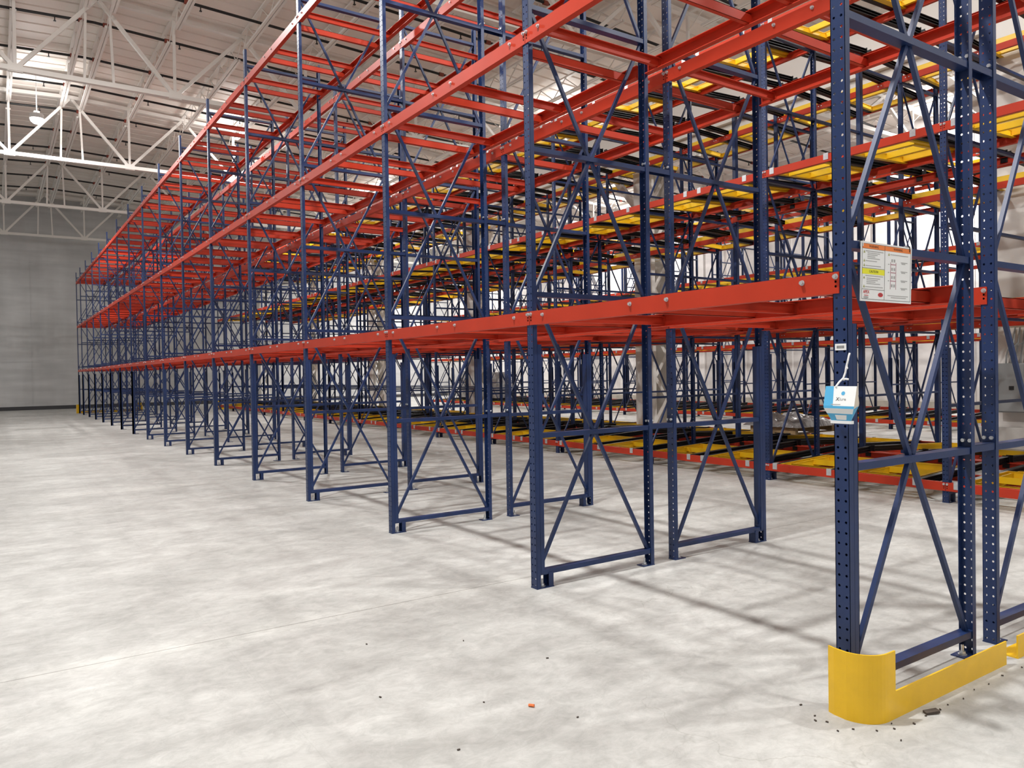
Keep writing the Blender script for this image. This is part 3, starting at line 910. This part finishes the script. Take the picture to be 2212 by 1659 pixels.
# pallet with crumpled wrap on the rear cart rails
px, py, pz = -7.05, 8.75, PL[0]+.16
r = thing('wooden_pallet', (px,py,pz), 'wooden pallet resting on the cart rails under grey wrap', 'pallet')
b = MB()
for k in range(7): b.box(-.5+k*.15,-.5+k*.15+.10,0,1.2,.11,.13)
b.build('deck_boards', WOOD, r)
b = MB()
for y in (0,.56,1.12): b.box(-.5,.5,y,y+.08,.02,.11)
b.build('stringers', WOOD, r)
b = MB()
for k in range(3): b.box(-.5+.45*k,-.4+.45*k,0,1.2,0,.02)
b.build('base_boards', WOOD, r)
import mathutils.noise as mn
b = MB(); nx, ny = 30, 34
def hz(u,v):
    e_ = max(0,1-(2*u-1)**4)*max(0,1-(2*v-1)**4)
    return pz+.13+e_**.5*(.16+.16*mn.noise((u*3,v*3,1.7))+.10*mn.noise((u*9,v*8,4.1))+.05*abs(mn.noise((u*22,v*20,.3))))
gx = [[(px-.62+1.24*u/nx+.03*mn.noise((u*.7,v*.7,9)), py-.08+1.36*v/ny+.03*mn.noise((u*.6,v*.8,3)), max(pz+.131,hz(u/nx,v/ny))) for v in range(ny+1)] for u in range(nx+1)]
for u in range(nx):
    for v in range(ny): b.quad([gx[u][v],gx[u+1][v],gx[u+1][v+1],gx[u][v+1]])
o = b.build('wrapped_bundle', WRAP); tag(o, 'crumpled grey plastic wrap heaped on the wooden pallet', 'plastic wrap')

# far bundles seen through the racks
for (x,y,w,d,h,lab) in ((-30.5,17.9,1.1,1.0,1.3,'dark wrapped load on the rearmost racks, nearer one'),(-33.1,17.9,1.1,1.0,1.4,'dark wrapped load on the rearmost racks, farther one')):
    b = MB(); b.box(x-w/2,x+w/2,y-d/2,y+d/2,.34,.34+h*.55); b.box(x-w*.46,x+w*.46,y-d*.46,y+d*.46,.34+h*.55,.34+h); o = b.build('wrapped_load', WRAP); tag(o, lab, 'wrapped load')

# floor scraps
b = MB(); b.tube([(-.925,-1.205,.007),(-.900,-1.190,.009)], .007, 6); tag(b.build('orange_scrap', ORBIT), 'small orange scrap lying on the open concrete floor', 'scrap')
b = MB()
pts = [(-.69,-1.09),(-.75,-1.70),(-1.37,-.76),(-1.09,-1.36),(-1.45,-1.75),(-.35,-1.6),(-.05,-.19),(.02,-.20),(.13,-.17),(.20,-.10),(.235,-.02),(.20,.02),(.26,.10),(.25,.22),(.255,.34),(.25,.42),(.26,.55),(.24,.70),(.25,.83),(-.16,-.14),(-.02,-.23),(.10,-.24),(.31,-.10),(.24,1.0),(.25,1.2),(-1.9,-1.0),(-2.2,-1.5)]
for x, y in pts:
    s = random.uniform(.003,.0075); a = random.uniform(0,PI)
    b.bar((x-s*math.cos(a),y-s*math.sin(a),.003),(x+s*math.cos(a),y+s*math.sin(a),.003), s, .006, up=(-math.sin(a),math.cos(a),0))
b.bar((.235,.24,.006),(.265,.30,.012),.03,.012,up=(1,0,0))
tag(b.build('floor_debris', mat('debris', (.07,.055,.045), .9)), 'dark crumbs of debris scattered around the yellow guard', 'debris', None, 'stuff')

# ------------------------------------------------------------------ lamps
def lamp(x, y, z, power, label):
    r = thing('high_bay_lamp', (x,y,z), label, 'lamp', 'high-bay lamps under the roof')
    b = MB(); b.tube([(0,0,.02),(0,0,.16)], .20, 16); b.tube([(0,0,.16),(0,0,.26)], .09, 12); b.build('housing', LHOUSE, r)
    b = MB()
    for q in range(5):
        a0, a1 = q*PI/10, (q+1)*PI/10
        for t in range(14):
            t0, t1 = 2*PI*t/14, 2*PI*(t+1)/14
            def pt(a,tt): return (.2*math.cos(a)*math.cos(tt),.2*math.cos(a)*math.sin(tt),-.17*math.sin(a)+.02)
            b.quad([pt(a0,t0),pt(a0,t1),pt(a1,t1),pt(a1,t0)] if q < 4 else [pt(a0,t0),pt(a0,t1),pt(a1,t0)])
    b.build('lens', LAMP, r)
    b = MB(); b.tube([(0,0,.26),(0,0,roof(y)-z)], .012, 6); b.build('hanger', LHOUSE, r)
    l = bpy.data.lights.new('lamp_light', 'AREA'); l.shape = 'DISK'; l.size = .42; l.energy = power; l.color = (1.0,.985,.965); l.spread = PI
    lo = bpy.data.objects.new('lamp_light', l); COL.objects.link(lo); lo.parent = r; lo.location = (0,0,-.22)
    p = bpy.data.lights.new('lamp_glow', 'POINT'); p.shadow_soft_size = .22; p.energy = power*.24; p.color = (1.0,.985,.965)
    po = bpy.data.objects.new('lamp_glow', p); COL.objects.link(po); po.parent = r; po.location = (0,0,.48)
    return r
PW = 1500
LMP = [(-26.85,-2.0,10.0,1.0,'glowing high-bay lamp at the top left above the aisle'),
       (-27.45,4.3,10.0,1.0,'glowing high-bay lamp seen through the top rack beams'),
       (-14.4,-2.4,10.0,1.2,'high-bay lamp above the aisle by the sixth rack frame'),
       (-2.2,-2.6,10.0,1.5,'high-bay lamp above the aisle over the first rack bay'),
       (9.0,-6.0,10.0,.9,'high-bay lamp above the aisle behind the camera'),
       (3.0,6.6,10.0,1.3,'added unseen lamp lighting the column and girder, near end of the cart racks'),  # added out of view to brighten the near column and girder
       (-6.0,4.4,10.0,.45,'added unseen fill lamp between the second row and the cart racks'),  # weak lamp added out of view, no known fixture here
       (-19.0,13.4,10.0,1.1,'high-bay lamp over the rear aisle by the third column'),
       (-34.0,13.4,10.0,1.5,'high-bay lamp over the rear aisle near the far wall'),
       (-4.0,13.4,10.0,1.0,'high-bay lamp over the rear aisle by the electrical box'),
       (-11.0,22.9,9.6,1.4,'added lamp brightening the white back wall, nearer one'),  # added to make the back wall bright
       (-27.0,22.9,9.6,1.4,'added lamp brightening the white back wall, farther one'),  # second lamp added for the brightness of the back wall
       (-42.0,20.0,9.6,1.4,'added lamp brightening the far corner'),  # added to brighten the walls meeting in this corner
       (-37.5,-11.0,10.0,.6,'added unseen lamp brightening the grey far wall and aisle')]  # added left of the view to light the far wall
for x,y,z,k,lab in LMP: lamp(x,y,z,PW*k,lab)

# ------------------------------------------------------------------ world, camera, view
w = bpy.data.worlds.new('World'); SC.world = w; w.use_nodes = True
w.node_tree.nodes['Background'].inputs[0].default_value = (.6,.6,.6,1); w.node_tree.nodes['Background'].inputs[1].default_value = .05
cam = bpy.data.cameras.new('Camera'); cam.sensor_width = 36; cam.sensor_fit = 'HORIZONTAL'; cam.lens = 1653.559/2212*36
cam.clip_start = .05; cam.clip_end = 200
co = bpy.data.objects.new('Camera', cam); COL.objects.link(co); SC.camera = co
yaw, pit, rol = (math.radians(v) for v in (-55.92762,-.88547,-.94274))
f = Vector((math.sin(yaw)*math.cos(pit), math.cos(yaw)*math.cos(pit), math.sin(pit)))
r0 = Vector((math.cos(yaw), -math.sin(yaw), 0)); u0 = r0.cross(f)
r2 = r0*math.cos(rol)+u0*math.sin(rol); u2 = -r0*math.sin(rol)+u0*math.cos(rol)
M = Matrix((r2, u2, -f)).transposed().to_4x4(); M.translation = (2.11018,-3.32535,1.62830)
co.matrix_world = M
vs = SC.view_settings; SC.display_settings.display_device = 'sRGB'
vs.view_transform = 'Standard'; vs.look = 'None'; vs.exposure = -1.30; vs.gamma = 1.0; vs.use_curve_mapping = False
SC.cycles.max_bounces = 8; SC.cycles.diffuse_bounces = 4; SC.cycles.glossy_bounces = 3; SC.cycles.sample_clamp_indirect = 6
